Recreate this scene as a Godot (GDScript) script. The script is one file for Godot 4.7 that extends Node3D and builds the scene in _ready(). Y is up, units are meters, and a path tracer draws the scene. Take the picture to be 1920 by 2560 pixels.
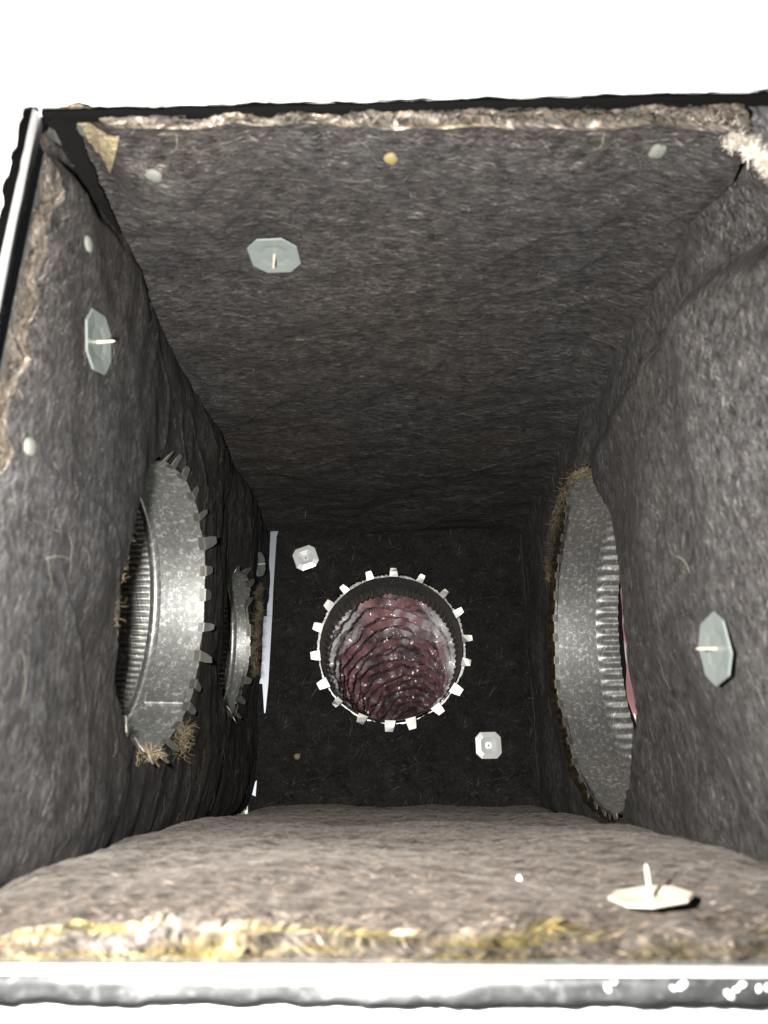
extends Node3D
# A look into a fibre-lined sheet metal plenum box with round duct collars, lit by the flash beside the lens.
# Lengths in metres. The box axis is -z; P(x, y, depth) is a point that deep in the box, seen from the lens at the origin.

var rng := RandomNumberGenerator.new()
var nz := FastNoiseLite.new()
var M := {}
var used := {}

func P(x: float, y: float, z: float) -> Vector3:
	return Vector3(x, y, -z)

func n2(x: float, y: float) -> float:
	return nz.get_noise_2d(x, y)

func sm(a: float, b: float, x: float) -> float:
	return smoothstep(a, b, x)

func numbered(called: String) -> String:
	if not used.has(called):
		used[called] = 0
		return called
	used[called] += 1
	return "%s_%03d" % [called, used[called]]

func thing(called: String, label: String, category: String, group := "", kind := "") -> Node3D:
	var o := Node3D.new()
	o.name = numbered(called)
	add_child(o, true)
	return tag(o, label, category, group, kind)

func tag(o: Node3D, label: String, category: String, group := "", kind := "") -> Node3D:
	if label: o.set_meta("label", label)
	if category: o.set_meta("category", category)
	if group: o.set_meta("group", group)
	if kind: o.set_meta("kind", kind)
	return o

func part(called: String, mesh: Mesh, mat: Material, parent: Node3D) -> MeshInstance3D:
	var o := MeshInstance3D.new()
	o.name = called
	o.mesh = mesh
	o.material_override = mat
	parent.add_child(o, true)
	return o

func begin() -> SurfaceTool:
	var st := SurfaceTool.new()
	st.begin(Mesh.PRIMITIVE_TRIANGLES)
	return st

# ---------------------------------------------------------------- surfaces laid out on a grid

# f(i, j) fills pos/uv/col at index; rows nv+1, columns nu+1; keep(i) says whether a vertex belongs to the surface
func grid_mesh(nu: int, nv: int, pos: PackedVector3Array, uv: PackedVector2Array, col: PackedColorArray, drop: PackedByteArray, inward: Vector3) -> ArrayMesh:
	var idx := PackedInt32Array()
	var w := nu + 1
	var flip := 0
	for j in nv:
		for i in nu:
			var a := j * w + i
			if drop.size() and (drop[a] or drop[a + 1] or drop[a + w] or drop[a + w + 1]):
				continue
			if flip == 0 and j > nv / 3:
				var n := (pos[a + w] - pos[a]).cross(pos[a + 1] - pos[a])
				if n.length() > 1e-12:
					flip = 1 if n.dot(inward) > 0.0 else -1
			idx.append_array([a, a + 1, a + w, a + 1, a + w + 1, a + w])
	if flip < 0:
		for k in range(0, idx.size(), 3):
			var t := idx[k + 1]
			idx[k + 1] = idx[k + 2]
			idx[k + 2] = t
	return indexed(pos, uv, col, idx)

func indexed(pos: PackedVector3Array, uv: PackedVector2Array, col: PackedColorArray, idx: PackedInt32Array) -> ArrayMesh:
	var nor := PackedVector3Array()
	nor.resize(pos.size())
	for k in range(0, idx.size(), 3):
		var a := idx[k]
		var b := idx[k + 1]
		var c := idx[k + 2]
		var n := (pos[c] - pos[a]).cross(pos[b] - pos[a])
		nor[a] += n
		nor[b] += n
		nor[c] += n
	for k in nor.size():
		nor[k] = nor[k].normalized() if nor[k].length_squared() > 1e-24 else Vector3.UP
	var arr := []
	arr.resize(Mesh.ARRAY_MAX)
	arr[Mesh.ARRAY_VERTEX] = pos
	arr[Mesh.ARRAY_NORMAL] = nor
	arr[Mesh.ARRAY_TEX_UV] = uv
	if col.size(): arr[Mesh.ARRAY_COLOR] = col
	arr[Mesh.ARRAY_INDEX] = idx
	var m := ArrayMesh.new()
	m.add_surface_from_arrays(Mesh.PRIMITIVE_TRIANGLES, arr)
	return m

# a closed ring or open strip lofted through rows of points
func loft(rows: Array, closed: bool, uvs: float, inward_to := Vector3.INF, cols := []) -> ArrayMesh:
	var pos := PackedVector3Array()
	var uv := PackedVector2Array()
	var col := PackedColorArray()
	var n: int = rows[0].size()
	var along := 0.0
	for r in rows.size():
		if r > 0: along += (rows[r][0] - rows[r - 1][0]).length()
		var across := 0.0
		for k in n + (1 if closed else 0):
			if k > 0: across += (rows[r][k % n] - rows[r][k - 1]).length()
			pos.append(rows[r][k % n])
			uv.append(Vector2(across, along) / uvs)
			if cols.size(): col.append(cols[r][k % n])
	var w := n + (1 if closed else 0)
	var inward := Vector3.UP
	var mid := (rows.size() / 3) * w
	if inward_to != Vector3.INF: inward = inward_to - pos[mid]
	var idx := PackedInt32Array()
	var fl := (pos[mid + w] - pos[mid]).cross(pos[mid + 1] - pos[mid]).dot(inward) < 0.0 if rows.size() > 1 else false
	for j in rows.size() - 1:
		for i in w - 1:
			var a := j * w + i
			if fl: idx.append_array([a, a + w, a + 1, a + 1, a + w, a + w + 1])
			else: idx.append_array([a, a + 1, a + w, a + 1, a + w + 1, a + w])
	return indexed(pos, uv, col, idx)

# ---------------------------------------------------------------- strands

func strand(st: SurfaceTool, pts: PackedVector3Array, r: float, c: Color) -> void:
	var n := pts.size()
	var ring := []
	for k in n:
		var d := (pts[mini(k + 1, n - 1)] - pts[maxi(k - 1, 0)]).normalized()
		var s := d.cross(Vector3(0.31, 0.82, 0.48)).normalized()
		var t := d.cross(s)
		var rr := r * (0.35 if k == 0 or k == n - 1 else 1.0)
		ring.append([pts[k] + s * rr, pts[k] + (t * 0.87 - s * 0.5) * rr, pts[k] + (-t * 0.87 - s * 0.5) * rr])
	for k in n - 1:
		for q in 3:
			var a: Vector3 = ring[k][q]
			var b: Vector3 = ring[k][(q + 1) % 3]
			var e: Vector3 = ring[k + 1][q]
			var f: Vector3 = ring[k + 1][(q + 1) % 3]
			for v in [a, b, e, b, f, e]:
				st.set_color(c)
				st.set_uv(Vector2.ZERO)
				st.add_vertex(v)

func rnd3() -> Vector3:
	return Vector3(rng.randf_range(-1, 1), rng.randf_range(-1, 1), rng.randf_range(-1, 1))

func wool(st: SurfaceTool, at: Vector3, size: Vector3, count: int, length: float, r: float, curl: float, bright := 1.0, pale := 0.0) -> void:
	for k in count:
		var q := rnd3()
		if q.length() > 1.0: q = q.normalized() * rng.randf()
		var p := at + q * size
		var d := rnd3().normalized()
		var turn := rnd3() * curl
		var pts := PackedVector3Array([p])
		var steps := 10
		var seg := length * rng.randf_range(0.5, 1.3) / steps
		for s in steps:
			turn += rnd3() * curl * 0.5
			d = (d + turn * 0.6).normalized()
			p += d * seg
			pts.append(p)
		var g := rng.randf_range(0.5, 1.5) * bright
		var c := Color(0.26, 0.19, 0.085).lerp(Color(0.42, 0.36, 0.25), rng.randf() * 0.8).lerp(Color(0.40, 0.385, 0.35), pale)
		strand(st, pts, r * rng.randf_range(0.6, 1.5), Color(c.r * g, c.g * g, c.b * g))

func finish(st: SurfaceTool) -> ArrayMesh:
	st.generate_normals()
	return st.commit()

# ---------------------------------------------------------------- textures

func fibre_images(seed_: int, count: int, spread: float, soft: float, size := 1024, amp := 1.0) -> Array:
	var r := RandomNumberGenerator.new()
	r.seed = seed_
	var n := FastNoiseLite.new()
	n.seed = seed_
	n.noise_type = FastNoiseLite.TYPE_SIMPLEX_SMOOTH
	n.frequency = 0.012
	n.fractal_octaves = 4
	var low: PackedByteArray = n.get_seamless_image(size, size).get_data()
	n.seed = seed_ + 7
	n.frequency = 0.06
	var im := n.get_seamless_image(size / 4, size)
	im.resize(size, size, Image.INTERPOLATE_CUBIC)
	var mid: PackedByteArray = im.get_data()
	var h := PackedFloat32Array()
	h.resize(size * size)
	for k in size * size:
		h[k] = 0.255 + (low[k] - 128) * 0.0003 + (mid[k] - 128) * 0.0010 * soft
	var tint := PackedFloat32Array()
	tint.resize(size * size)
	var mask := size - 1
	for k in count:
		var x := r.randf() * size
		var y := r.randf() * size
		var a := r.randfn(0.0, spread) + (low[(int(y) & mask) * size + (int(x) & mask)] - 128) * 0.0022
		if r.randf() < 0.06: a = r.randf() * TAU
		var bend := r.randfn(0.0, 0.012)
		var steps := int(r.randf_range(2, 12) if r.randf() < 0.55 else r.randf_range(10, 44))
		var up := r.randf_range(-0.13, 0.12)
		if r.randf() < 0.03: up = r.randf_range(0.12, 0.38)
		up *= amp
		if r.randf() < 0.02 * (amp - 0.7): up = -0.4
		var warm := r.randfn(0.0, 0.5)
		for s in steps:
			var at := (int(y) & mask) * size + (int(x) & mask)
			var fade := 1.0 - absf(2.0 * s / steps - 1.0)
			h[at] += up * (0.4 + 0.6 * fade)
			h[((int(y) + 1) & mask) * size + (int(x) & mask)] += up * 0.45 * fade
			tint[at] = tint[at] * 0.5 + warm * 0.5
			x += cos(a)
			y += sin(a)
			a += bend
	var rgb := PackedByteArray()
	rgb.resize(size * size * 3)
	var hb := PackedByteArray()
	hb.resize(size * size)
	for k in size * size:
		var v := clampf(h[k], 0.03, 1.0)
		var w := tint[k] * 0.10 + (low[(k * 7) % (size * size)] - 128) * 0.0002
		rgb[k * 3] = int(clampf(v * (1.0 + w), 0, 1) * 255)
		rgb[k * 3 + 1] = int(v * 250)
		rgb[k * 3 + 2] = int(clampf(v * (1.0 - w), 0, 1) * 246)
		hb[k] = int(clampf(0.15 + v * 0.85, 0, 1) * 255)
	return [ImageTexture.create_from_image(Image.create_from_data(size, size, false, Image.FORMAT_RGB8, rgb)), ImageTexture.create_from_image(Image.create_from_data(size, size, false, Image.FORMAT_L8, hb))]

func galvanised_images(seed_: int, size := 512) -> Array:
	var cell := FastNoiseLite.new()
	cell.seed = seed_
	cell.noise_type = FastNoiseLite.TYPE_CELLULAR
	cell.cellular_return_type = FastNoiseLite.RETURN_CELL_VALUE
	cell.cellular_jitter = 1.0
	cell.frequency = 0.045
	cell.domain_warp_enabled = true
	cell.domain_warp_amplitude = 3.0
	cell.domain_warp_frequency = 0.05
	var a: PackedByteArray = cell.get_seamless_image(size, size).get_data()
	cell.frequency = 0.08
	cell.seed = seed_ + 3
	var b: PackedByteArray = cell.get_seamless_image(size, size).get_data()
	var n := FastNoiseLite.new()
	n.seed = seed_ + 11
	n.frequency = 0.02
	n.fractal_octaves = 5
	var low: PackedByteArray = n.get_seamless_image(size, size).get_data()
	var rgb := PackedByteArray()
	var rough := PackedByteArray()
	rgb.resize(size * size * 3)
	rough.resize(size * size)
	var sa := Array(a.slice(0, size * size / 4))
	sa.sort()
	var sb := Array(b.slice(0, size * size / 4))
	sb.sort()
	var ta: int = sa[int(sa.size() * 0.90)]
	var tb: int = sb[int(sb.size() * 0.95)]
	for k in size * size:
		var v := 0.57 + (low[k] - 128) * 0.0004 + (a[k] - 128) * 0.0002 + (b[k] - 128) * 0.0001
		var ro := 0.46 + (a[k] - 128) * 0.0002
		if a[k] > ta or b[k] > tb:
			v += 0.18
			ro -= 0.02
		rgb[k * 3] = int(clampf(v, 0, 1) * 250)
		rgb[k * 3 + 1] = int(clampf(v, 0, 1) * 252)
		rgb[k * 3 + 2] = int(clampf(v, 0, 1) * 249)
		rough[k] = int(clampf(ro, 0, 1) * 255)
	return [ImageTexture.create_from_image(Image.create_from_data(size, size, false, Image.FORMAT_RGB8, rgb)), ImageTexture.create_from_image(Image.create_from_data(size, size, false, Image.FORMAT_L8, rough))]

func plain(c: Color, rough: float, metal := 0.0) -> StandardMaterial3D:
	var m := StandardMaterial3D.new()
	m.albedo_color = c.linear_to_srgb()
	m.roughness = rough
	m.metallic = metal
	return m

func felt(tex: Array, c: Color, relief: float, rim: float) -> StandardMaterial3D:
	var m := plain(Color(c.r / 0.6, c.g / 0.6, c.b / 0.6), 1.0)
	m.albedo_texture = tex[0]
	m.vertex_color_use_as_albedo = true
	m.heightmap_enabled = true
	m.heightmap_texture = tex[1]
	m.heightmap_scale = relief
	m.metallic_specular = 0.25
	m.rim_enabled = rim > 0.0
	m.rim = rim
	m.rim_tint = 0.6
	return m

func materials() -> void:
	var f := fibre_images(5, 90000, 0.2, 0.4, 1024, 0.95)
	var g := fibre_images(9, 9000, 1.2, 0.2, 512)
	var ff := fibre_images(6, 90000, 0.25, 0.6, 1024, 1.15)
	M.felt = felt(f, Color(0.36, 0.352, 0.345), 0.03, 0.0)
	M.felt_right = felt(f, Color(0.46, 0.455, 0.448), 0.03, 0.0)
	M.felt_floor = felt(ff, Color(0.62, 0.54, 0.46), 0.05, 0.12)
	M.felt_black = felt(g, Color(0.19, 0.183, 0.18), 0.03, 0.0)
	M.fibre = felt(f, Color(0.72, 0.62, 0.46) * 4.2, 0.15, 0.0)
	M.fibre_pale = felt(f, Color(1.5, 1.3, 0.85), 0.12, 0.0)
	M.wool = plain(Color(1, 1, 1), 0.7)
	M.wool.vertex_color_use_as_albedo = true
	M.wool.backlight_enabled = true
	M.wool.backlight = Color(0.3, 0.3, 0.3)
	var z := galvanised_images(21)
	M.zinc = plain(Color(0.98, 0.99, 0.97), 1.0, 0.88)
	M.flange = plain(Color(0.42, 0.43, 0.45), 1.0, 0.93)
	M.flange.albedo_texture = z[0]
	M.flange.roughness_texture = z[1]
	M.zinc.albedo_texture = z[0]
	M.zinc.roughness_texture = z[1]
	M.bright = plain(Color(0.82, 0.83, 0.84), 0.4, 0.75)
	M.tab = plain(Color(0.34, 0.34, 0.32), 0.45, 0.93)
	M.tab_dull = plain(Color(0.24, 0.235, 0.21), 0.55, 0.9)
	M.black = plain(Color(0.004, 0.004, 0.004), 1.0)
	M.black.metallic_specular = 0.0
	M.film = plain(Color(1, 1, 1), 0.24)
	M.film.metallic_specular = 0.7
	M.film.vertex_color_use_as_albedo = true
	M.film.clearcoat_enabled = true
	M.film.clearcoat = 1.0
	M.film.clearcoat_roughness = 0.11
	M.foil = plain(Color(0.6, 0.6, 0.62), 0.28, 0.9)
	M.nylon = plain(Color(0.125, 0.145, 0.138), 0.33)
	M.nylon.transparency = BaseMaterial3D.TRANSPARENCY_ALPHA
	M.nylon.albedo_color.a = 0.85
	M.steel_washer = plain(Color(0.70, 0.73, 0.72), 0.3, 0.35)
	M.strip = plain(Color(0.34, 0.38, 0.42), 0.4, 0.75)
	M.pin = plain(Color(0.40, 0.36, 0.29), 0.4, 0.2)
	M.dot = plain(Color(0.095, 0.10, 0.088), 0.6)
	M.dot_yellow = plain(Color(0.11, 0.092, 0.04), 0.7)
	M.white = plain(Color(0.86, 0.865, 0.87), 0.9)
	M.paint = plain(Color(0.85, 0.85, 0.85), 0.6)

# ---------------------------------------------------------------- the lining: where each face lies, and how it swells

var XL := -0.19
var XR := 0.202
var YT := 0.357
var YB := -0.047
var ZF := 0.338
var ZB := 1.087

func top_at(u: float, v: float, h: float) -> Vector3: return P(u, YT - h, v)
func left_at(u: float, v: float, h: float) -> Vector3: return P(XL + h, u, v)
func right_at(u: float, v: float, h: float) -> Vector3: return P(XR - h, u, v)
func floor_at(u: float, v: float, h: float) -> Vector3: return P(u, YB + h, v)
func back_at(u: float, v: float, h: float) -> Vector3: return P(u, v, ZB - h)

func lumps(u: float, v: float, s: float) -> float:
	return 0.0046 * n2(u * 6 + s, v * 6) + 0.0015 * n2(u * 16, v * 24 + s) + 0.0011 * (1.0 - sm(0.0, 0.12, absf(n2(u * 5 - v * 4 + s, v * 7 + u * 5)))) + 0.00025 * n2(u * 26 + s, v * 150) + 0.0002 * n2(u * 110, v * 380 + s)

func rounded(d: float, reach: float, deep: float) -> float:
	var k := clampf(d / reach, 0.0, 1.0)
	return -deep * (1.0 - sqrt(maxf(0.0, 1.0 - (1.0 - k) * (1.0 - k))))

func dimple(u: float, v: float, cu: float, cv: float) -> float:
	var d2 := (u - cu) * (u - cu) + (v - cv) * (v - cv)
	return -0.0030 * exp(-d2 * d2 / 3.6e-7) - 0.0022 * exp(-d2 / 0.005)

func top_h(u: float, v: float) -> float:
	var h := lumps(u, v, 3.0) + dimple(u, v, -0.0865, 0.439) + rounded(v - ZF, 0.03, 0.008)
	h += 0.008 * sm(0.98, 1.08, v) * (0.6 + 0.8 * n2(u * 6, 4.0))
	# the fold that runs down the right-hand corner
	var c := u - (0.155 + 0.03 * sm(0.4, 0.9, v))
	h += 0.010 * sm(0.0, 0.05, c)
	h -= 0.016 * exp(-pow((u + 0.192) / 0.016, 2)) * sm(0.44, 0.36, v)
	h += 0.006 * exp(-pow((u + 0.13) / 0.03, 2) - pow((v - 0.37) / 0.03, 2))
	return h

func left_h(u: float, v: float) -> float:
	var h := lumps(u, v, 17.0) + dimple(u, v, 0.254, 0.392) + rounded(v - ZF, 0.025, 0.009)
	h += rounded(YT + 0.006 - u, 0.04, 0.012) * sm(0.38, 0.55, v) + rounded(u + 0.058, 0.05, 0.016)
	h += 0.009 * exp(-pow((v - 0.44) / 0.08, 2)) * sm(0.32, 0.2, u)
	h -= 0.014 * exp(-pow((u - 0.36) / 0.016, 2)) * sm(0.44, 0.36, v)
	h -= 0.006 * sm(0.78, 0.9, v) * sm(0.26, 0.2, u)
	return h

func right_h(u: float, v: float) -> float:
	var h := lumps(u, v, 31.0) * 0.7 + dimple(u, v, 0.064, 0.415)
	h += 0.021 * sm(0.307 + 0.006 * n2(v * 12.0, 3.0), 0.270, u) * sm(0.80, 0.46, v) * sm(-0.03, 0.11, u)
	h -= 0.027 * sm(0.41, 0.335, v)
	h += 0.004 * n2(u * 7.0, v * 9.0 + 9.0)
	h -= 0.013 * exp(-pow((u - 0.315) / 0.02, 2)) * sm(0.40, 0.335, v)
	h += rounded(v - ZF, 0.02, 0.006) + rounded(u + 0.052, 0.03, 0.006)
	h += 0.008 * exp(-pow((u - 0.30) / 0.03, 2) - pow((v - 0.72) / 0.06, 2))
	return h

func floor_h(u: float, v: float) -> float:
	var h := lumps(u, v, 47.0) * 0.7 + 0.0009 * n2(u * 40, v * 170) + 0.0006 * n2(u * 120, v * 300) - 0.0015 * sm(0.45, 0.8, n2(u * 24 + 9, v * 60)) + rounded(v - ZF, 0.10, 0.015)
	h += rounded(u - (XL - 0.008), 0.045, 0.011) + rounded(XR + 0.012 - u, 0.05, 0.012)
	h -= 0.003 * exp(-pow((v - 0.345) / 0.03, 2) - pow((u - 0.12) / 0.05, 2))
	h += 0.004 * exp(-pow((v - 0.52) / 0.12, 2)) - 0.003 * sm(0.8, 1.0, v)
	h += 0.003 * n2(u * 6.0 + 5.0, v * 9.0)
	return h

func back_h(u: float, v: float) -> float:
	return 0.5 * (dimple(u, v, -0.136, 0.311) + dimple(u, v, 0.1366, 0.031)) + 0.0025 * n2(u * 9 + 60, v * 9) + 0.0008 * n2(u * 40, v * 40 + 60) + 0.0005 * n2(u * 110, v * 110)

func hole_r(r: float, a: float, rough: float) -> float:
	return r + rough * (0.8 + 0.7 * n2(cos(a) * 3 + r * 90, sin(a) * 3) + 0.5 * n2(cos(a) * 14 + r * 50, sin(a) * 14))

# holes: [[u, v, r, roughness], ...]
func lining(called: String, label: String, at: Callable, hf: Callable, us: Vector2, vs: Vector2, step: float, holes: Array, mat: Material, tone: float, wild: float, front: float) -> Node3D:
	var t := thing(called, label, "insulation", "fibre linings of the box")
	var nu := int((us.y - us.x) / step)
	var nv := int((vs.y - vs.x) / step)
	var pos := PackedVector3Array()
	var uv := PackedVector2Array()
	var col := PackedColorArray()
	var drop := PackedByteArray()
	drop.resize((nu + 1) * (nv + 1))
	for j in nv + 1:
		for i in nu + 1:
			var u := lerpf(us.x, us.y, float(i) / nu)
			var v := lerpf(vs.x, vs.y, float(j) / nv)
			if j == 0: v += wild * n2(u * 30, tone * 9)
			if j == nv: v += wild * n2(u * 30, tone * 19)
			if i == 0: u += wild * n2(v * 30, tone * 29)
			if i == nu: u += wild * n2(v * 30, tone * 39)
			for o in holes:
				var d := Vector2(u - o[0], v - o[1])
				var r := hole_r(o[2], d.angle(), o[3])
				var l := d.length()
				if l < r:
					if l > r - step * 1.5:
						u = o[0] + d.x / l * r
						v = o[1] + d.y / l * r
					else:
						drop[j * (nu + 1) + i] = 1
			var h: float = hf.call(u, v)
			pos.append(at.call(u, v, h))
			uv.append(Vector2(u, v) / 0.26 + Vector2(tone * 3.7, tone * 1.3))
			var b := 1.0 + 0.13 * n2(u * 5 + tone * 70, v * 7) + 0.06 * n2(u * 18, v * 60 + tone * 30)
			var warm := (0.06 if mat == M.felt else 0.03) * n2(u * 4 + 90, v * 4 + tone * 50)
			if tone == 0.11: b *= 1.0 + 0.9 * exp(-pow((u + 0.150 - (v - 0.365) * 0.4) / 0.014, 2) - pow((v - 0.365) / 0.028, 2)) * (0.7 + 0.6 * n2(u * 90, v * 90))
			b *= 0.6   # vertex colours stop at one; the material makes up for it
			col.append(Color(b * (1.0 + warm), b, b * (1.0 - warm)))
	var mid := Vector2((us.x + us.y) / 2, (vs.x + vs.y) / 2)
	var inward: Vector3 = at.call(mid.x, mid.y, 0.1) - at.call(mid.x, mid.y, 0.0)
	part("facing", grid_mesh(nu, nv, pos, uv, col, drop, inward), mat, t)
	# the cut front end, where the fibre shows
	if front > 0.0:
		var rows := []
		var cols := []
		var n := int((us.y - us.x) / 0.002)
		for k in 7:
			var row := PackedVector3Array()
			var crow := PackedColorArray()
			for i in n + 1:
				var u := lerpf(us.x, us.y, float(i) / n)
				var v := vs.x + wild * n2(u * 30, tone * 9)
				var h: float = hf.call(u, v)
				var f := k / 6.0
				var puff := 0.0025 * sin(f * PI) * (0.6 + n2(u * 25 + k * 0.8, tone * 80)) + 0.0012 * n2(u * 150, k * 2.0 + tone * 60)
				row.append(at.call(u, v - (puff if k > 0 else 0.0), lerpf(h, -front, f)))
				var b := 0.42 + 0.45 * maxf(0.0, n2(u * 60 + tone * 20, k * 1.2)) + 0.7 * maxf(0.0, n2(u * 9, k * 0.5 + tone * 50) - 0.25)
				if called.begins_with("lower"): b *= 1.6 + 1.6 * sm(0.02, -0.12, u)  # paler to the left: a blown-out glow painted into the fibre colour
				if called.begins_with("upper"): b = b * 3.6 + 14.0 * maxf(0.0, n2(u * 30, k * 0.9) - 0.1) * exp(-pow((u + 0.06) / 0.09, 2))  # white glare spots painted into the colour of the upper edge
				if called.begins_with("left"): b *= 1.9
				if called.begins_with("right"): b = b * (1.0 + 2.6 * sm(0.29, 0.33, u)) + 0.5 * sm(0.29, 0.33, u)  # pale fibre near the top, with the corner overexposure painted in
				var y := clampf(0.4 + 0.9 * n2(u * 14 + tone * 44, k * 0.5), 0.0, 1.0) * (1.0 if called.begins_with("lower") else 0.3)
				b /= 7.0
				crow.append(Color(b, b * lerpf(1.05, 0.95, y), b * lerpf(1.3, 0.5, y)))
			rows.append(row)
			cols.append(crow)
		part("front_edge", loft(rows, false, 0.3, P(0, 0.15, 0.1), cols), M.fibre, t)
		var fz := begin()
		for k in (260 if called.begins_with("lower") else 300):
			var u := rng.randf_range(us.x, us.y)
			var f := rng.randf()
			var a := rng.randfn(0.0, 0.5)
			var pts := PackedVector3Array()
			var seg := rng.randf_range(0.0006, 0.0028)
			for q in 7:
				var hh: float = lerpf(hf.call(u, vs.x), -front, f)
				pts.append(at.call(u, vs.x - 0.0008 - 0.0028 * sin(q / 6.0 * PI) * rng.randf(), hh))
				u += cos(a) * seg
				f = clampf(f + sin(a) * seg / front, 0.0, 1.0)
				a += rng.randfn(0.0, 0.35)
			var g := rng.randf_range(0.03, 0.13) * (0.5 if called.begins_with("lower") else 1.0)
			strand(fz, pts, rng.randf_range(0.0001, 0.00022), Color(g, g * 0.92, g * 0.68))
		tag(part("frayed_fibre", finish(fz), M.wool, t), "", "", "", "stuff")
	for o in holes:
		var rows := []
		var cols := []
		for k in 5:
			var row := PackedVector3Array()
			var crow := PackedColorArray()
			for i in 360:
				var a := TAU * i / 360.0
				var r := hole_r(o[2], a, o[3])
				var f := k / 4.0
				var rr := r + (0.0035 * absf(n2(cos(a) * 30 + k * 7, sin(a) * 30)) + 0.0005 if k > 0 else 0.0)
				var u: float = o[0] + cos(a) * rr
				var v: float = o[1] + sin(a) * rr
				row.append(at.call(u, v, lerpf(hf.call(u, v), -0.019, f)))
				var b := 0.30 + 0.25 * n2(cos(a) * 20 + k, sin(a) * 20)
				b /= 7.0
				crow.append(Color(b, b * 0.85, b * 0.5))
			rows.append(row)
			cols.append(crow)
		part("hole_edge", loft(rows, true, 0.3, at.call(o[0], o[1], 0.0), cols), M.fibre, t)
	# loose hairs caught on the facing
	var st := begin()
	for k in (30 if mat == M.felt_black else 190):
		var u := rng.randf_range(us.x + 0.01, us.y - 0.01)
		var v := rng.randf_range(vs.x + 0.005, vs.y - 0.01)
		var skip := false
		for o in holes:
			if Vector2(u - o[0], v - o[1]).length() < o[2] + 0.03: skip = true
		if skip: continue
		var a := rng.randfn(0.0, 0.3) if called != "rear_insulation_panel" else rng.randf() * TAU
		var bend := rng.randfn(0.0, 0.12)
		var pts := PackedVector3Array()
		var seg := rng.randf_range(0.0008, 0.0042)
		for s in 8:
			pts.append(at.call(u, v, hf.call(u, v) + 0.0003 + 0.0012 * sin(s / 7.0 * PI) * rng.randf()))
			u += cos(a) * seg
			v += sin(a) * seg
			a += bend
		var g := rng.randf_range(0.04, 0.20) * (0.5 if mat == M.felt_black else 1.0)
		strand(st, pts, rng.randf_range(0.00005, 0.00010), Color(g, g * 0.9, g * 0.72))
	tag(part("loose_fibre", finish(st), M.wool, t), "", "", "", "stuff")
	return t

# ---------------------------------------------------------------- collars, ducts

func ring_row(at: Callable, c: Vector2, r: float, h: float, n: int, hf = null, ribs := 0, amp := 0.0) -> PackedVector3Array:
	var row := PackedVector3Array()
	for i in n:
		var a := TAU * i / n
		var rr := r + (amp * sin(a * ribs) if ribs else 0.0)
		var u := c.x + cos(a) * rr
		var v := c.y + sin(a) * rr
		row.append(at.call(u, v, (hf.call(u, v) if hf != null else 0.0) + h))
	return row

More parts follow.
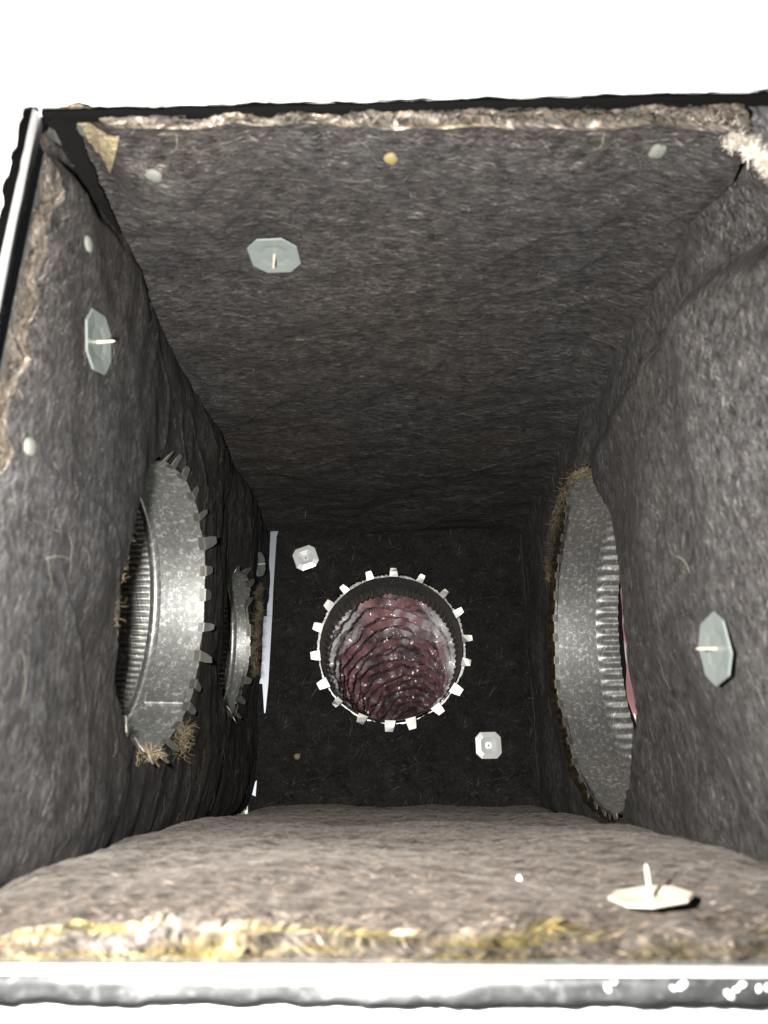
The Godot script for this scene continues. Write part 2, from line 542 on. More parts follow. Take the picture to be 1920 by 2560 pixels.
func collar(called: String, label: String, at: Callable, hf: Callable, c: Vector2, r: float, smooth: float, crimp: float, tabs: int, tab_len: float, bead: bool, ribs: int, lift: float, seam := INF, turn := 0.0, rim_h := 0.0, hidden_side := true, slim := 0.20) -> Node3D:
	var t := thing(called, label, "duct collar", "round sheet metal collars in the box")
	var mid: Vector3 = at.call(c.x, c.y, -0.03)
	var tuck := func(u: float, v: float) -> float: return hf.call(u, v) - (0.011 * sm(0.35, 0.8, (c.y - v) / r) if hidden_side else 0.0)
	var rows := [ring_row(at, c, r, rim_h, 256, tuck), ring_row(at, c, r, rim_h - 0.004, 256, tuck)]
	var s := 0.010
	while s < smooth:
		rows.append(ring_row(at, c, r, -s, 256))
		s += 0.008
	rows.append(ring_row(at, c, r, -smooth, 256))
	part("sleeve", loft(rows, true, 0.09, mid), M.zinc, t)
	var z := smooth
	if bead:
		var prof := []
		for k in 9:
			var f := k / 8.0
			prof.append(ring_row(at, c, r - 0.0038 * sin(f * PI), -z - 0.011 * f, 256))
		part("bead", loft(prof, true, 0.09, mid), M.zinc, t)
		z += 0.011
	var cr := []
	for k in 8:
		var f := k / 7.0
		var amp := 0.0014 * sm(0.0, 0.35, f)
		cr.append(ring_row(at, c, r - 0.002 * f, -z - crimp * f, ribs * 10, null, ribs, amp))
	part("crimped_end", loft(cr, true, 0.09, mid), M.zinc, t)
	if seam != INF:
		var sr := []
		for k in 2:
			var row := PackedVector3Array()
			for q in [[-0.055, 0.0], [-0.052, 0.0016], [0.052, 0.0016], [0.055, 0.0022], [0.075, 0.0022], [0.078, 0.0]]:
				var a: float = seam + q[0]
				var d: Vector2 = Vector2(cos(a), sin(a)) * (r - float(q[1]) - 0.0003)
				row.append(at.call(c.x + d.x, c.y + d.y, -0.003 - (smooth - 0.006) * k))
			sr.append(row)
		part("lock_seam", loft(sr, false, 0.09, mid), M.zinc, t)
	for k in tabs:
		var a := TAU * (k + rng.randf_range(-0.12, 0.12)) / tabs + turn
		if hidden_side and sin(a) < -0.55: continue
		var wide := TAU / tabs * r * slim * rng.randf_range(0.75, 1.2)
		var ln := tab_len * rng.randf_range(0.85, 1.15)
		var up := lift * rng.randf_range(0.1, 1.6)
		var d := Vector2(cos(a), sin(a))
		var e := Vector2(-sin(a), cos(a)) 
		var skew := rng.randf_range(-0.002, 0.002)
		var sec := []
		for q in [[-0.0004, wide, -0.004], [-0.0004, wide, 0.0012], [0.0002, wide * 0.98, 0.0018], [ln * 0.6, wide * 0.85, 0.0018 + up * 0.55], [ln, wide * (0.5 if hidden_side else 0.68), 0.0018 + up]]:
			var row := PackedVector3Array()
			for w in [[-1.0, 0.0], [1.0, 0.0], [1.0, -0.0008], [-1.0, -0.0008]]:
				var g: Vector2 = c + d * (r + q[0]) + e * (q[1] * w[0] + skew * q[0] / ln)
				row.append(at.call(g.x, g.y, hf.call(g.x, g.y) + rim_h + q[2] + w[1]))
			sec.append(row)
		part("tab", facets(sec), M.tab if not hidden_side else (M.tab_dull if rng.randf() < 0.6 else M.tab), t)
	return t

# flat-shaded closed prism through sections of equal size, with end caps
func facets(sec: Array) -> ArrayMesh:
	var st := begin()
	st.set_smooth_group(-1)
	var n: int = sec[0].size()
	for k in sec.size() - 1:
		for i in n:
			var a: Vector3 = sec[k][i]
			var b: Vector3 = sec[k][(i + 1) % n]
			var c: Vector3 = sec[k + 1][i]
			var d: Vector3 = sec[k + 1][(i + 1) % n]
			for v in [a, c, b, b, c, d]: st.add_vertex(v)
	for e in [0, sec.size() - 1]:
		for i in range(1, n - 1):
			var q := [sec[e][0], sec[e][i], sec[e][i + 1]]
			if e: q.reverse()
			for v in q: st.add_vertex(v)
	st.generate_normals()
	return st.commit()

func flex(called: String, label: String, at: Callable, c: Vector2, r: float, start: float, length: float, drift: Vector2, detail: int, rowstep: float) -> Node3D:
	var t := thing(called, label, "flexible duct", "flexible ducts beyond the collars")
	var rows := []
	var cols := []
	var n := int(length / rowstep)
	for k in n + 1:
		var z := k * rowstep
		var row := PackedVector3Array()
		var crow := PackedColorArray()
		var f := z / length
		var cc := c + drift * f * f
		for i in detail:
			var a := TAU * i / detail
			var ca := cos(a)
			var sa := sin(a)
			var warp := 0.55 * nz.get_noise_3d(ca * 1.3 + r * 100, sa * 1.3, z * 4.0)
			var ph := fposmod(z / 0.105 + a / TAU + 0.30 * ca + warp, 1.0)
			var ph2 := fposmod(z / 0.052 + 1.7 * warp + 0.9 * nz.get_noise_3d(ca * 1.7, sa * 1.7 + 30, z * 5.0), 1.0)
			var w := ph / 0.88 if ph < 0.88 else (1.0 - ph) / 0.12
			var w2 := ph2 / 0.8 if ph2 < 0.8 else (1.0 - ph2) / 0.2
			var wr := nz.get_noise_3d(ca * 3.2, sa * 3.2, z * 13.0)
			var fine := nz.get_noise_3d(ca * 13.0, sa * 13.0, z * 60.0)
			var rr := r + 0.016 * w + 0.007 * w2 + 0.004 * wr + 0.0017 * fine
			var ze := z + 0.105 * (minf(ph / 0.88, 1.0) - ph) * 0.95 + 0.052 * (minf(ph2 / 0.8, 1.0) - ph2) * 0.5
			row.append(at.call(cc.x + ca * rr, cc.y + sa * rr, -start - ze - 0.004 * wr - 0.001 * fine))
			var g := sm(0.05, 0.45, nz.get_noise_3d(ca * 1.8 + 40, sa * 1.8, z * 11.0)) * 0.8 + 0.8 * sm(0.80, 0.98, w)
			var c0 := Color(0.37, 0.195, 0.21).lerp(Color(0.20, 0.175, 0.185), clampf(g, 0, 1))
			c0 = c0.lerp(Color(0.62, 0.58, 0.59), 0.9 * sm(0.05, 0.4, nz.get_noise_3d(ca * 3.0, sa * 3.0 + 70, z * 24.0)) * sm(0.2, 0.8, w2))  # pale streaks along the folds paint in broad film highlights
			# silvery film turned back over the end of the collar, left and right
			var silver := sm(0.34, 0.12, z + 0.05 * nz.get_noise_3d(ca * 4.0, sa * 4.0, 3.0)) * sm(0.35, 0.8, absf(at.call(c.x + ca, c.y + sa, 0.0).x)) * sm(-0.5, -0.2, fine + 0.2)
			crow.append(c0.lerp(Color(0.62, 0.62, 0.63), clampf(silver, 0, 1)))
		rows.append(row)
		cols.append(crow)
	part("film_tube", loft(rows, true, 0.3, at.call(c.x, c.y, -start - length * 0.33), cols), M.film, t)
	var cap := begin()
	var last: PackedVector3Array = rows[n]
	var o := Vector3.ZERO
	for v in last: o += v
	o /= last.size()
	for i in last.size():
		for v in [o, last[i], last[(i + 1) % last.size()]]: cap.add_vertex(v)
	part("far_end", finish(cap), M.black, t)
	return t

# ---------------------------------------------------------------- fasteners

func fastener(called: String, label: String, p: Vector3, normal: Vector3, turn: float, size: float, domed: bool, mat: Material, pin_len: float, lean: Vector3, group := "insulation pins with square washers") -> Node3D:
	var t := thing(called, label, "insulation pin", group)
	var up := Vector3.UP if absf(normal.y) < 0.9 else Vector3.FORWARD
	var x := up.cross(normal).normalized().rotated(normal, turn)
	var y := normal.cross(x)
	var s := size / 2
	var cut := s * (0.40 if domed else 0.5)
	var out8 := [Vector2(s, -s + cut), Vector2(s, s - cut), Vector2(s - cut, s), Vector2(-s + cut, s), Vector2(-s, s - cut), Vector2(-s, -s + cut), Vector2(-s + cut, -s), Vector2(s - cut, -s)]
	var sec := []
	var prof := [[0.96, -0.0006], [1.0, 0.0], [0.97, 0.0009], [0.60, 0.0028 if domed else 0.0001], [0.26, -0.0005 if domed else -0.0014], [0.10, -0.002 if domed else -0.0018]]
	for q in prof:
		var row := PackedVector3Array()
		for v in out8:
			row.append(p + x * v.x * q[0] + y * v.y * q[0] + normal * (q[1] + 0.0016))
		sec.append(row)
	part("washer", facets(sec), mat, t)
	var pin := []
	var d := (normal + lean).normalized()
	var px := d.cross(Vector3(0.3, 0.5, 0.81)).normalized()
	var py := d.cross(px)
	for q in [[-0.002, 0.0011], [pin_len * 0.12, 0.0011], [pin_len * 0.3, 0.00095], [pin_len * 0.8, 0.0009], [pin_len, 0.0004]]:
		var row := PackedVector3Array()
		for k in 8:
			var a := TAU * k / 8.0
			row.append(p + d * (q[0] + 0.0015) + (px * cos(a) + py * sin(a)) * q[1])
		pin.append(row)
	part("pin", facets(pin), M.black if domed else M.pin, t)
	return t

func pin_head(label: String, p: Vector3, normal: Vector3, r: float, mat: Material, seed_: float) -> void:
	var t := thing("pin_head", label, "pin head", "small pin heads dotted over the lining")
	var x := normal.cross(Vector3(0.2, 0.9, 0.35)).normalized()
	var y := normal.cross(x)
	var sec := []
	for q in [[0.9, -0.001], [1.0, 0.0], [0.93, 0.0008], [0.6, 0.0016], [0.15, 0.0019]]:
		var row := PackedVector3Array()
		for k in 14:
			var a := TAU * k / 14.0
			var rr: float = r * q[0] * (1.0 + 0.14 * n2(cos(a) * 3 + seed_ * 13, sin(a) * 3))
			row.append(p + (x * cos(a) + y * sin(a)) * rr + normal * (q[1] + 0.0008))
		sec.append(row)
	part("cap", facets(sec), mat, t)

# ---------------------------------------------------------------- sheet metal

func sheet(called: String, at: Callable, us: Vector2, vs: Vector2, h: float, holes: Array, parent: Node3D, mat: Material) -> void:
	var step := 0.006
	var nu := int((us.y - us.x) / step)
	var nv := int((vs.y - vs.x) / step)
	var pos := PackedVector3Array()
	var uv := PackedVector2Array()
	var drop := PackedByteArray()
	drop.resize((nu + 1) * (nv + 1))
	for j in nv + 1:
		for i in nu + 1:
			var u := lerpf(us.x, us.y, float(i) / nu)
			var v := lerpf(vs.x, vs.y, float(j) / nv)
			for o in holes:
				var d := Vector2(u - o[0], v - o[1])
				if d.length() < o[2]:
					if d.length() > o[2] - step * 1.5:
						u = o[0] + d.normalized().x * o[2]
						v = o[1] + d.normalized().y * o[2]
					else:
						drop[j * (nu + 1) + i] = 1
			pos.append(at.call(u, v, h))
			uv.append(Vector2(u, v) / 0.09)
	var inward: Vector3 = at.call(us.x, vs.x, h + 0.1) - at.call(us.x, vs.x, h)
	part(called, grid_mesh(nu, nv, pos, uv, PackedColorArray(), drop, inward), mat, parent)

# a rim piece along one edge: q(s) walks the edge, out is away from the opening; profile of [out, depth]
func rim(called: String, a: Vector3, b: Vector3, out: Vector3, prof: Array, ragged: float, seed_: float, mat: Material, parent: Node3D) -> void:
	var n := 160
	var rows := []
	for k in prof.size():
		var row := PackedVector3Array()
		for i in n + 1:
			var f := float(i) / n
			var rag := 0.0
			if k == prof.size() - 1: rag = ragged * (n2(f * 18 + seed_, 2.0) + 0.6 * n2(f * 60, seed_) + 0.5 * sm(0.25, 0.3, n2(f * 9, seed_ + 20)))
			var wave := 0.0006 * n2(f * 14 + seed_, k * 0.2)
			row.append(a.lerp(b, f) + out * (prof[k][0] + rag) + Vector3(0, 0, -prof[k][1] + wave))
		rows.append(row)
	part(called, loft(rows, false, 0.09, P(0, 0.15, 0.0)), mat, parent)

func _ready() -> void:
	rng.seed = 11
	nz.seed = 4
	nz.noise_type = FastNoiseLite.TYPE_SIMPLEX_SMOOTH
	nz.frequency = 1.0
	nz.fractal_type = FastNoiseLite.FRACTAL_NONE

	# camera: looks up into the box, its axis about 20 degrees above the axis of the box
	var cam := Camera3D.new()
	cam.name = "camera"
	cam.rotation_degrees = Vector3(19.55, 0.7, 0.0)
	cam.near = 0.01
	cam.far = 60.0
	var lens := CameraAttributesPhysical.new()
	lens.frustum_focal_length = 16.93
	lens.frustum_focus_distance = 0.95
	lens.exposure_aperture = 5.0
	lens.frustum_near = 0.01
	lens.frustum_far = 60.0
	cam.attributes = lens
	add_child(cam)
	cam.fov = 70.7
	cam.current = true
	var we := WorldEnvironment.new()
	we.name = "surroundings"
	var env := Environment.new()
	env.background_mode = Environment.BG_COLOR
	env.background_color = Color(0.10, 0.10, 0.105)
	env.tonemap_mode = Environment.TONE_MAPPER_LINEAR
	env.sdfgi_enabled = true
	env.ssao_enabled = true
	env.ssil_enabled = true
	we.environment = env
	add_child(we)
	# the flash, up and to the left of the lens
	var flash := OmniLight3D.new()
	flash.name = "flash"
	flash.position = Vector3(-0.066, 0.042, -0.095)
	flash.light_energy = 1.2
	flash.light_color = Color(1.0, 0.98, 0.96)
	flash.light_size = 0.01
	flash.omni_range = 20.0
	flash.omni_attenuation = 2.0
	flash.shadow_enabled = true
	add_child(flash)

	materials()

	# ---- the white painted surface that the box opens through
	var wall := begin()
	for q in [[-6.0, -6.0, 6.0, -0.0815], [-6.0, 0.3845, 6.0, 6.0], [-6.0, -0.0815, -0.2195, 0.3845], [0.246, -0.0815, 6.0, 0.3845]]:
		var c := [P(q[0], q[1], 0.333), P(q[0], q[3], 0.333), P(q[2], q[3], 0.333), P(q[2], q[1], 0.333)]
		var e := Vector3(0, 0, -0.012)
		for f in [[c[0], c[1], c[2], c[3]], [c[3] + e, c[2] + e, c[1] + e, c[0] + e], [c[0], c[0] + e, c[1] + e, c[1]], [c[2], c[2] + e, c[3] + e, c[3]], [c[1], c[1] + e, c[2] + e, c[2]], [c[3], c[3] + e, c[0] + e, c[0]]]:
			for k in [0, 1, 2, 0, 2, 3]: wall.add_vertex(f[k])
	wall.set_smooth_group(-1)
	tag(part("white_wall", finish(wall), M.white, self), "plain white painted surface round the open box", "wall", "", "structure")

	# ---- the sheet metal box
	var big_left := [0.130, 0.590, 0.118]
	var small_left := [0.147, 0.900, 0.090]
	var right_hole := [0.130, 0.762, 0.173]
	var back_hole := [-0.0025, 0.1725, 0.107]
	var x0 := -0.211
	var x1 := 0.237
	var y0 := -0.0735
	var y1 := 0.3765
	var zf := 0.330
	var zb := 1.108
	var box := thing("plenum_box", "square galvanised sheet metal plenum box seen from its open end", "duct box")
	sheet("side_panel", left_at, Vector2(y0, y1), Vector2(zf + 0.008, zb), x0 - XL, [[0.130, 0.590, 0.121], [0.147, 0.895, 0.093]], box, M.zinc)
	sheet("side_panel", right_at, Vector2(y0, y1), Vector2(zf + 0.008, zb), XR - x1, [[0.133, 0.762, 0.177]], box, M.zinc)
	sheet("upper_panel", top_at, Vector2(x0, x1), Vector2(zf + 0.010, zb), YT - y1, [], box, M.zinc)
	sheet("lower_panel", floor_at, Vector2(x0, x1), Vector2(zf, zb), y0 - YB, [], box, M.zinc)
	sheet("end_panel", back_at, Vector2(x0, x1), Vector2(y0, y1), ZB - zb, [[back_hole[0], back_hole[1], 0.110]], box, M.zinc)
	var lip := [[0.0, 0.0], [0.0003, -0.003], [0.0010, -0.0050], [0.0022, -0.0060], [0.0032, -0.0062]]
	var flange := [[0.0028, -0.0048], [0.0040, -0.0064], [0.0062, -0.0062], [0.0085, -0.0066], [0.0108, -0.0060]]
	var flange_thin := [[0.0030, -0.0086], [0.0050, -0.0086], [0.0085, -0.0080]]
	var tl := P(x0, y1 - 0.005, zf)
	var tr := P(x1, y1 + 0.003, zf)
	var bl := P(x0, y0, zf)
	var br := P(x1, y0, zf)
	rim("lip", bl, br, Vector3.DOWN, [[0.0, 0.0], [0.0002, -0.002], [0.0008, -0.0038], [0.0016, -0.0044], [0.0028, -0.0046]], 0.0, 1.0, M.bright, box)
	rim("lip", tl, bl, Vector3.LEFT, [[0.0008, -0.003], [0.0012, -0.0052], [0.0022, -0.0060], [0.0032, -0.0062]], 0.0, 2.0, M.bright, box)
	rim("lip", tr, br, Vector3.RIGHT, lip, 0.0, 3.0, M.bright, box)
	rim("lip", tl, tr, Vector3.UP, [[0.0, 0.004], [0.0, 0.0], [0.0004, -0.002], [0.0014, -0.0035]], 0.0, 4.0, M.black, box)  # top lip black as well, for the painted shadow gap
	rim("flange", bl, br, Vector3.DOWN, flange, 0.0009, 5.0, M.flange, box)
	rim("flange", br, tr, Vector3.RIGHT, flange, 0.0009, 6.0, M.zinc, box)
	rim("shadow_gap_flange", tl, bl, Vector3.LEFT, [[0.0034, -0.0060], [0.0055, -0.0060], [0.0100, -0.0052]], 0.0018, 7.0, M.black, box)  # black here paints the shadow gap down the left rim
	rim("shadow_gap_flange", tl, tr, Vector3.UP, [[0.0014, -0.0035], [0.0020, -0.0035], [0.0030, -0.0030]], 0.0011, 8.0, M.black, box)  # black paints the shadow gap along the top rim

	# ---- the lining
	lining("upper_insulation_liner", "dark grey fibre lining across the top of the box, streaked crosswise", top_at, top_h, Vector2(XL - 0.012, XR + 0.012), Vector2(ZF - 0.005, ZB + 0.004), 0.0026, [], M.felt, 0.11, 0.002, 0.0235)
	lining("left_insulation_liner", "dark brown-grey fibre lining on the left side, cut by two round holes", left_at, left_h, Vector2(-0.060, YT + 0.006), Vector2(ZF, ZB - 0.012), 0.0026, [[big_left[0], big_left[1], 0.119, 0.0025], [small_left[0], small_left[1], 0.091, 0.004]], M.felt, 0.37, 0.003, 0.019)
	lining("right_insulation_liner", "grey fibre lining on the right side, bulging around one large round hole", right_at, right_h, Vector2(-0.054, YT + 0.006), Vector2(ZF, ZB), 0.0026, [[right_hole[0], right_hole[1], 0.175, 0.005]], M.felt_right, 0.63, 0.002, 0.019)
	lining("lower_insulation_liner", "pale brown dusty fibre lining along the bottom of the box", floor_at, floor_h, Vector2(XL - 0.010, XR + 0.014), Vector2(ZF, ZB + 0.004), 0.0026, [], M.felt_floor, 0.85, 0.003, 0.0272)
	lining("rear_insulation_panel", "smooth black lining panel at the far end around the middle collar", back_at, back_h, Vector2(XL - 0.014, XR + 0.014), Vector2(YB - 0.012, YT + 0.012), 0.003, [[back_hole[0], back_hole[1], 0.1105, 0.002]], M.felt_black, 0.29, 0.002, 0.0)

	# ---- collars and the ducts behind them
	collar("duct_collar", "large galvanised collar with bent tabs in the left wall, nearer the opening", left_at, left_h, Vector2(big_left[0], big_left[1]), 0.118, 0.041, 0.052, 26, 0.009, true, 118, 0.006, deg_to_rad(125.0), 0.1)
	collar("duct_collar", "smaller galvanised collar deeper in the left wall, ringed with torn fibre", left_at, left_h, Vector2(small_left[0], small_left[1]), 0.090, 0.024, 0.045, 16, 0.006, true, 76, 0.004, INF, 0.0)
	collar("duct_collar", "very large mottled galvanised collar in the right wall", right_at, right_h, Vector2(right_hole[0], right_hole[1]), 0.173, 0.060, 0.028, 40, 0.005, false, 76, 0.0, INF, 0.0, -0.007)
	collar("duct_collar", "round collar in the far black panel with white bent tabs around it", back_at, back_h, Vector2(back_hole[0], back_hole[1]), 0.107, 0.062, 0.05, 18, 0.0145, false, 72, 0.0015, INF, deg_to_rad(7.0), -0.0012, false, 0.19)
	flex("flexible_duct", "wrinkled glossy maroon duct seen through the middle collar", back_at, Vector2(back_hole[0], back_hole[1]), 0.100, 0.106, 1.6, Vector2(0.13, -0.11), 420, 0.0028)
	flex("flexible_duct", "maroon film duct just showing beyond the right collar", right_at, Vector2(right_hole[0], right_hole[1]), 0.168, 0.0875, 0.3, Vector2.ZERO, 300, 0.004)
	flex("flexible_duct", "dark duct beyond the larger left collar", left_at, Vector2(big_left[0], big_left[1]), 0.116, 0.104, 0.25, Vector2.ZERO, 200, 0.005)
	flex("flexible_duct", "dark duct beyond the smaller left collar", left_at, Vector2(small_left[0], small_left[1]), 0.088, 0.087, 0.25, Vector2.ZERO, 200, 0.005)

	# ---- fasteners
	var W := "insulation_pin"
	fastener(W, "translucent washer and pin hanging from the middle of the upper lining", top_at(-0.0865, 0.439, top_h(-0.0865, 0.439) + 0.0026), Vector3.DOWN, 0.05, 0.037, false, M.nylon, 0.012, Vector3(0, 0, 0.05))
	fastener(W, "translucent washer and pin standing out of the left lining, seen edge-on", left_at(0.254, 0.392, left_h(0.254, 0.392) + 0.0012), Vector3.RIGHT, 0.35, 0.038, false, M.nylon, 0.011, Vector3(0, 0, 0.1))
	fastener(W, "translucent washer and pin standing out of the right lining", right_at(0.064, 0.415, right_h(0.064, 0.415) + 0.0012), Vector3.LEFT, 0.2, 0.038, false, M.nylon, 0.011, Vector3(0, 0, 0.05))
	fastener(W, "cream washer with an upright pin on the floor lining near the opening", floor_at(0.111, 0.351, floor_h(0.111, 0.351) + 0.0028), Vector3(-0.1, 0.99, 0.05).normalized(), 0.2, 0.032, false, M.pin, 0.013, Vector3(0.05, 0, 0))
	fastener(W, "white faceted washer at the upper left of the far black panel", back_at(-0.136, 0.311, back_h(-0.136, 0.311)), Vector3.BACK, 0.35, 0.037, true, M.steel_washer, 0.0006, Vector3.ZERO)
	fastener(W, "white faceted washer at the lower right of the far black panel", back_at(0.1366, 0.031, back_h(0.1366, 0.031)), Vector3.BACK, 0.02, 0.037, true, M.steel_washer, 0.0006, Vector3.ZERO)
	fastener(W, "dim washer deep on the left lining above the smaller collar", left_at(0.272, 0.985, left_h(0.272, 0.985)), Vector3(0.95, 0, 0.3).normalized(), 0.3, 0.034, false, M.nylon, 0.010, Vector3.ZERO)
	pin_head("pale pin head near the upper left corner of the upper lining", top_at(-0.150, 0.345 + 0.012, top_h(-0.150, 0.357)), Vector3.DOWN, 0.0052, M.dot, 1.0)
	pin_head("yellow pin head near the front middle of the upper lining", top_at(0.0, 0.350, top_h(0.0, 0.350)), Vector3.DOWN, 0.0045, M.dot_yellow, 2.0)
	pin_head("white pin head near the right end of the upper lining", top_at(0.164, 0.346, top_h(0.164, 0.346)), Vector3.DOWN, 0.0055, M.dot, 3.0)
	pin_head("oval pin head high on the left lining by the opening", left_at(0.305, 0.362, left_h(0.305, 0.362)), Vector3.RIGHT, 0.0048, M.dot, 4.0)
	pin_head("round pale pin head low on the left lining by the frame edge", left_at(0.161, 0.347, left_h(0.161, 0.347)), Vector3.RIGHT, 0.0052, M.dot, 5.0)
	pin_head("small dull pin head low on the far black panel", back_at(-0.137, 0.016, back_h(-0.137, 0.016)), Vector3.BACK, 0.0045, M.dot_yellow, 6.0)

	# ---- metal showing at the far left corner, a black strip painting the shaded gap in the near corner
	details(box)

func strip(called: String, pts: Array, thick: Vector3, mat: Material, parent: Node3D) -> MeshInstance3D:
	var a := PackedVector3Array()
	var b := PackedVector3Array()
	for p in pts:
		a.append(p)
		b.append(p + thick)
	return part(called, facets([a, b]), mat, parent)

func details(box: Node3D) -> void:
	var zc := ZB - 0.0045
	strip("corner_strip", [P(-0.1925, 0.357, zc), P(-0.1795, 0.357, zc), P(-0.1825, 0.344, zc), P(-0.1835, 0.26, zc), P(-0.183, 0.218, zc), P(-0.191, 0.218, zc)], Vector3(0, 0, -0.0012), M.strip, box)
	strip("corner_strip", [P(-0.2, 0.2175, zc), P(-0.183, 0.2175, zc), P(-0.1834, 0.118, zc), P(-0.1855, 0.0757, zc), P(-0.187, 0.0757, zc), P(-0.192, 0.117, zc), P(-0.199, 0.1176, zc)], Vector3(0, 0, -0.0012), M.strip, box)
	strip("corner_strip", [P(-0.198, -0.035, zc), P(-0.1945, -0.018, zc), P(-0.1925, -0.016, zc), P(-0.193, -0.037, zc)], Vector3(0, 0, -0.0012), M.strip, box)
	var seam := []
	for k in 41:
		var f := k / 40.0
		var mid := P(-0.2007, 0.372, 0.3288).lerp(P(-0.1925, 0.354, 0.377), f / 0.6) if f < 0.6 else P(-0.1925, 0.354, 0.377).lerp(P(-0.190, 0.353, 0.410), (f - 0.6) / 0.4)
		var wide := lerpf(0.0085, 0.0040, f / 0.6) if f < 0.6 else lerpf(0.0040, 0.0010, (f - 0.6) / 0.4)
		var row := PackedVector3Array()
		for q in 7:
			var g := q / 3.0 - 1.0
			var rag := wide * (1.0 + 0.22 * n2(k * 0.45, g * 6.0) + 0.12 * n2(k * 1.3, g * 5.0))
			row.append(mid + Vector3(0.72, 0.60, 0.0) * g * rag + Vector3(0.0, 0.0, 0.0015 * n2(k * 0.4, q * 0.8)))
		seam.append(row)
	tag(part("gap_shade_strip", loft(seam, false, 0.1, P(0, 0, 0.4)), M.black, box), "black tapering strip painted for the shaded gap in the upper left corner", "")  # black colour stands in for the shade of the open gap between liners
	# where the lining is cut slantwise in the upper left corner the yellow fibre shows
	var tri := []
	for k in 13:
		var row := PackedVector3Array()
		for q in 13:
			var f := k / 12.0
			var g := q / 12.0
			var p := Vector2(lerpf(-0.197, -0.166, g), 0.337).lerp(Vector2(-0.183, 0.368), f)
			row.append(top_at(p.x, p.y, top_h(p.x, p.y) + 0.0016 + 0.0022 * sin(PI * g) + 0.0012 * n2(p.x * 220, p.y * 220)))
		tri.append(row)
	part("torn_corner", loft(tri, false, 0.12, P(0, 0, 0.4)), M.fibre_pale, get_node("upper_insulation_liner"))
	var edge := []
	for k in 2:
		var row := PackedVector3Array()
		for i in 61:
			var f := i / 60.0
			var x := lerpf(0.2005, 0.2035, f) + 0.0014 * n2(f * 12, 5.0)
			row.append(P(x + 0.0022 * k, lerpf(0.350, -0.035, f), 1.083 + 0.004 * k - 0.001 * n2(f * 20, 2.0)))
		edge.append(row)
	part("cut_edge", loft(edge, false, 0.2, P(0, 0.15, 0.2)), M.dot_yellow, get_node("rear_insulation_panel"))
	# white paint flecks spattered on the lower flange
	for q in [[0.082, -0.0795], [0.0845, -0.0775], [0.107, -0.0795], [0.1105, -0.0785], [0.131, -0.0798], [0.1335, -0.0782], [0.128, -0.0815], [0.1395, -0.0795], [0.143, -0.079], [0.1465, -0.080], [0.1495, -0.0782], [0.1525, -0.0772], [0.151, -0.080], [0.1537, -0.0818], [0.158, -0.0797], [0.164, -0.0797], [-0.02, -0.0780], [0.022, -0.0778], [-0.001, -0.0785]]:
		var sec := []
		var rr := rng.randf_range(0.0007, 0.0013)
		var lean := rng.randf() * PI
		for e in [[1.0, 0.0], [0.95, 0.0004], [0.5, 0.0009], [0.05, 0.001]]:
			var row := PackedVector3Array()
			for k in 10:
				var a := TAU * k / 10.0
				var d := Vector2(cos(a) * rr * 1.7, sin(a) * rr * rng.randf_range(0.8, 1.1)).rotated(lean) * float(e[0])
				row.append(P(q[0] + d.x, q[1] + d.y, 0.3232) + Vector3(0, 0, e[1]))
			sec.append(row)
		part("paint_fleck", facets(sec), M.paint, box)
	pin_head("bright white speck lying on the floor lining", floor_at(0.060, 0.385, floor_h(0.060, 0.385)), Vector3.UP, 0.0012, M.paint, 7.0)
	for q in [["thin pale pin dangling from the far end of the upper lining", top_at(-0.128, 1.0, top_h(-0.128, 1.0)), Vector3(0, -0.012, 0.002)], ["curled pale splinter on the left lining near the frame edge", left_at(0.105, 0.37, left_h(0.105, 0.37)), Vector3(0.004, 0.006, -0.022)], ["pale splinter on the right lining above the washer", right_at(0.112, 0.43, right_h(0.112, 0.43)), Vector3(-0.003, 0.014, -0.010)]]:
		var t := thing("splinter", q[0], "splinter", "loose splinters")
		var pts := PackedVector3Array()
		for k in 7:
			var f := k / 6.0
			pts.append(q[1] + q[2] * f + Vector3(0.001, 0.002, 0.001) * sin(f * PI))
		var sst := begin()
		strand(sst, pts, 0.00035, Color(0.13, 0.12, 0.10))
		part("sliver", finish(sst), M.wool, t)
	# wool torn loose around the holes
	var st := begin()
	for k in 30:
		var f := k / 29.0
		var a := lerpf(2.3, 0.6, f)
		wool(st, right_at(0.133 + sin(a) * 0.172, 0.765 - cos(a) * 0.172 * -1.0, 0.002), Vector3(0.004, 0.006, 0.006), 40, 0.009, 0.0001, 2.2, rng.randf_range(0.2, 0.6))
	part_thing("fibre_tuft", "torn tan fibre hanging around the top of the right collar", finish(st))
	st = begin()
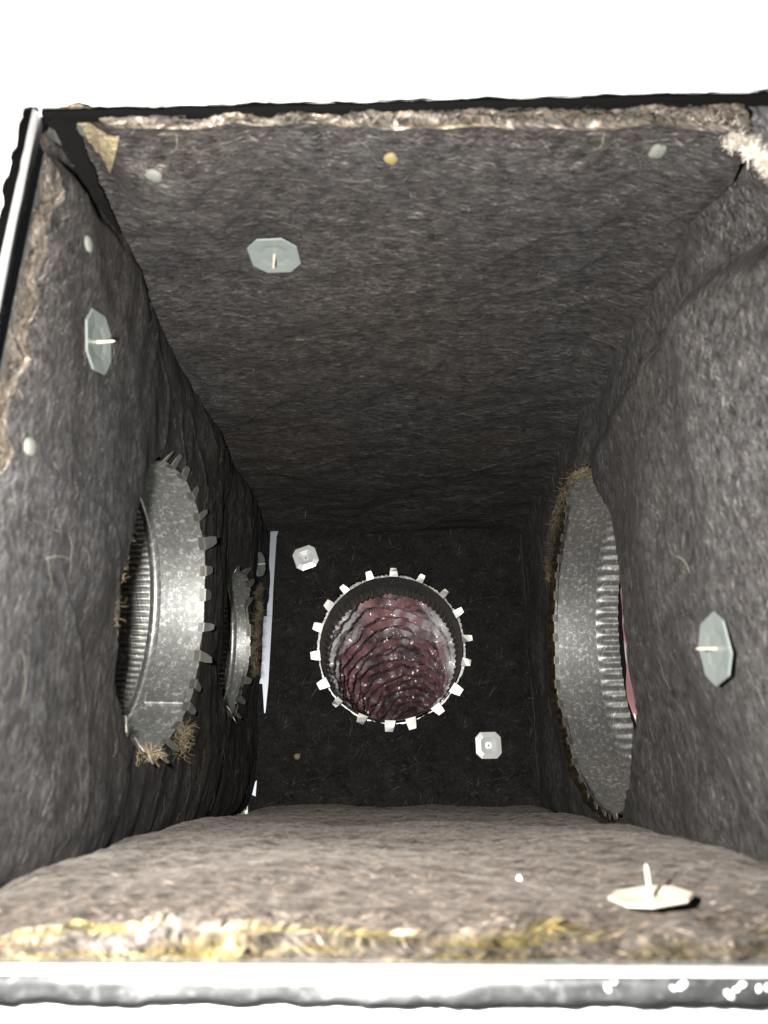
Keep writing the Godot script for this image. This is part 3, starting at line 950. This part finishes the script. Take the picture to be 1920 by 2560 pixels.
	for k in 24:
		wool(st, P(0.197 + 0.0019 * k + rng.randf_range(-0.003, 0.003), 0.371 - 0.0024 * k + rng.randf_range(-0.007, 0.007), 0.3345), Vector3(0.005, 0.006, 0.002), 130, 0.005, 0.00012, 2.2, rng.randf_range(0.4, 2.2), 0.75)  # strands made paler to carry the painted glare of this corner
	part_thing("fibre_tuft", "pale frayed fibre with painted glare at the upper right corner of the opening", finish(st))
	var foil := []
	for k in 25:
		var row := PackedVector3Array()
		for q in 17:
			var f := k / 24.0
			var g := q / 16.0
			var e := 0.0018 * n2(f * 9, g * 7) + 0.0009 * n2(f * 25, g * 21)
			row.append(P(lerpf(0.192, 0.236, f), lerpf(0.381, 0.367 - 0.055 * f, g) + e * 2.0, 0.3355 + e))
		foil.append(row)
	part("added_foil_flap", loft(foil, false, 0.1, P(0, 0, 0)), M.foil, box)  # foil added behind the fibre to give the corner its white glare
	st = begin()
	for k in 20:
		var y := lerpf(0.235, 0.12, k / 19.0)
		wool(st, left_at(y, 0.965 + 0.018 * n2(k * 3.1, 1.0) + 0.012, 0.006), Vector3(0.004, 0.006, rng.randf_range(0.003, 0.009)), 50, 0.008, 0.00012, 2.4, rng.randf_range(0.25, 0.6))
	part_thing("fibre_tuft", "olive brown tufts beside the smaller left collar", finish(st))
	st = begin()
	wool(st, left_at(0.022, 0.655, 0.006), Vector3(0.009, 0.014, 0.013), 150, 0.010, 0.00011, 1.8, 0.5)
	wool(st, left_at(0.030, 0.668, 0.006), Vector3(0.006, 0.012, 0.006), 130, 0.008, 0.00011, 2.2, 0.4)
	part_thing("fibre_tuft", "bushy tan tuft at the foot of the larger left collar", finish(st))
	st = begin()
	wool(st, left_at(0.010, 0.585, 0.002), Vector3(0.004, 0.004, 0.03), 220, 0.009, 0.00011, 1.8, 0.8)
	wool(st, left_at(0.13, 0.472, 0.004), Vector3(0.004, 0.05, 0.004), 160, 0.008, 0.0001, 1.8, 0.7)
	part_thing("fibre_tuft", "thin tan fibres along the rim of the larger left collar", finish(st))

func part_thing(called: String, label: String, mesh: Mesh) -> void:
	var o := part(numbered(called), mesh, M.wool, self)
	tag(o, label, "fibre tuft", "torn fibre around the collars", "stuff")
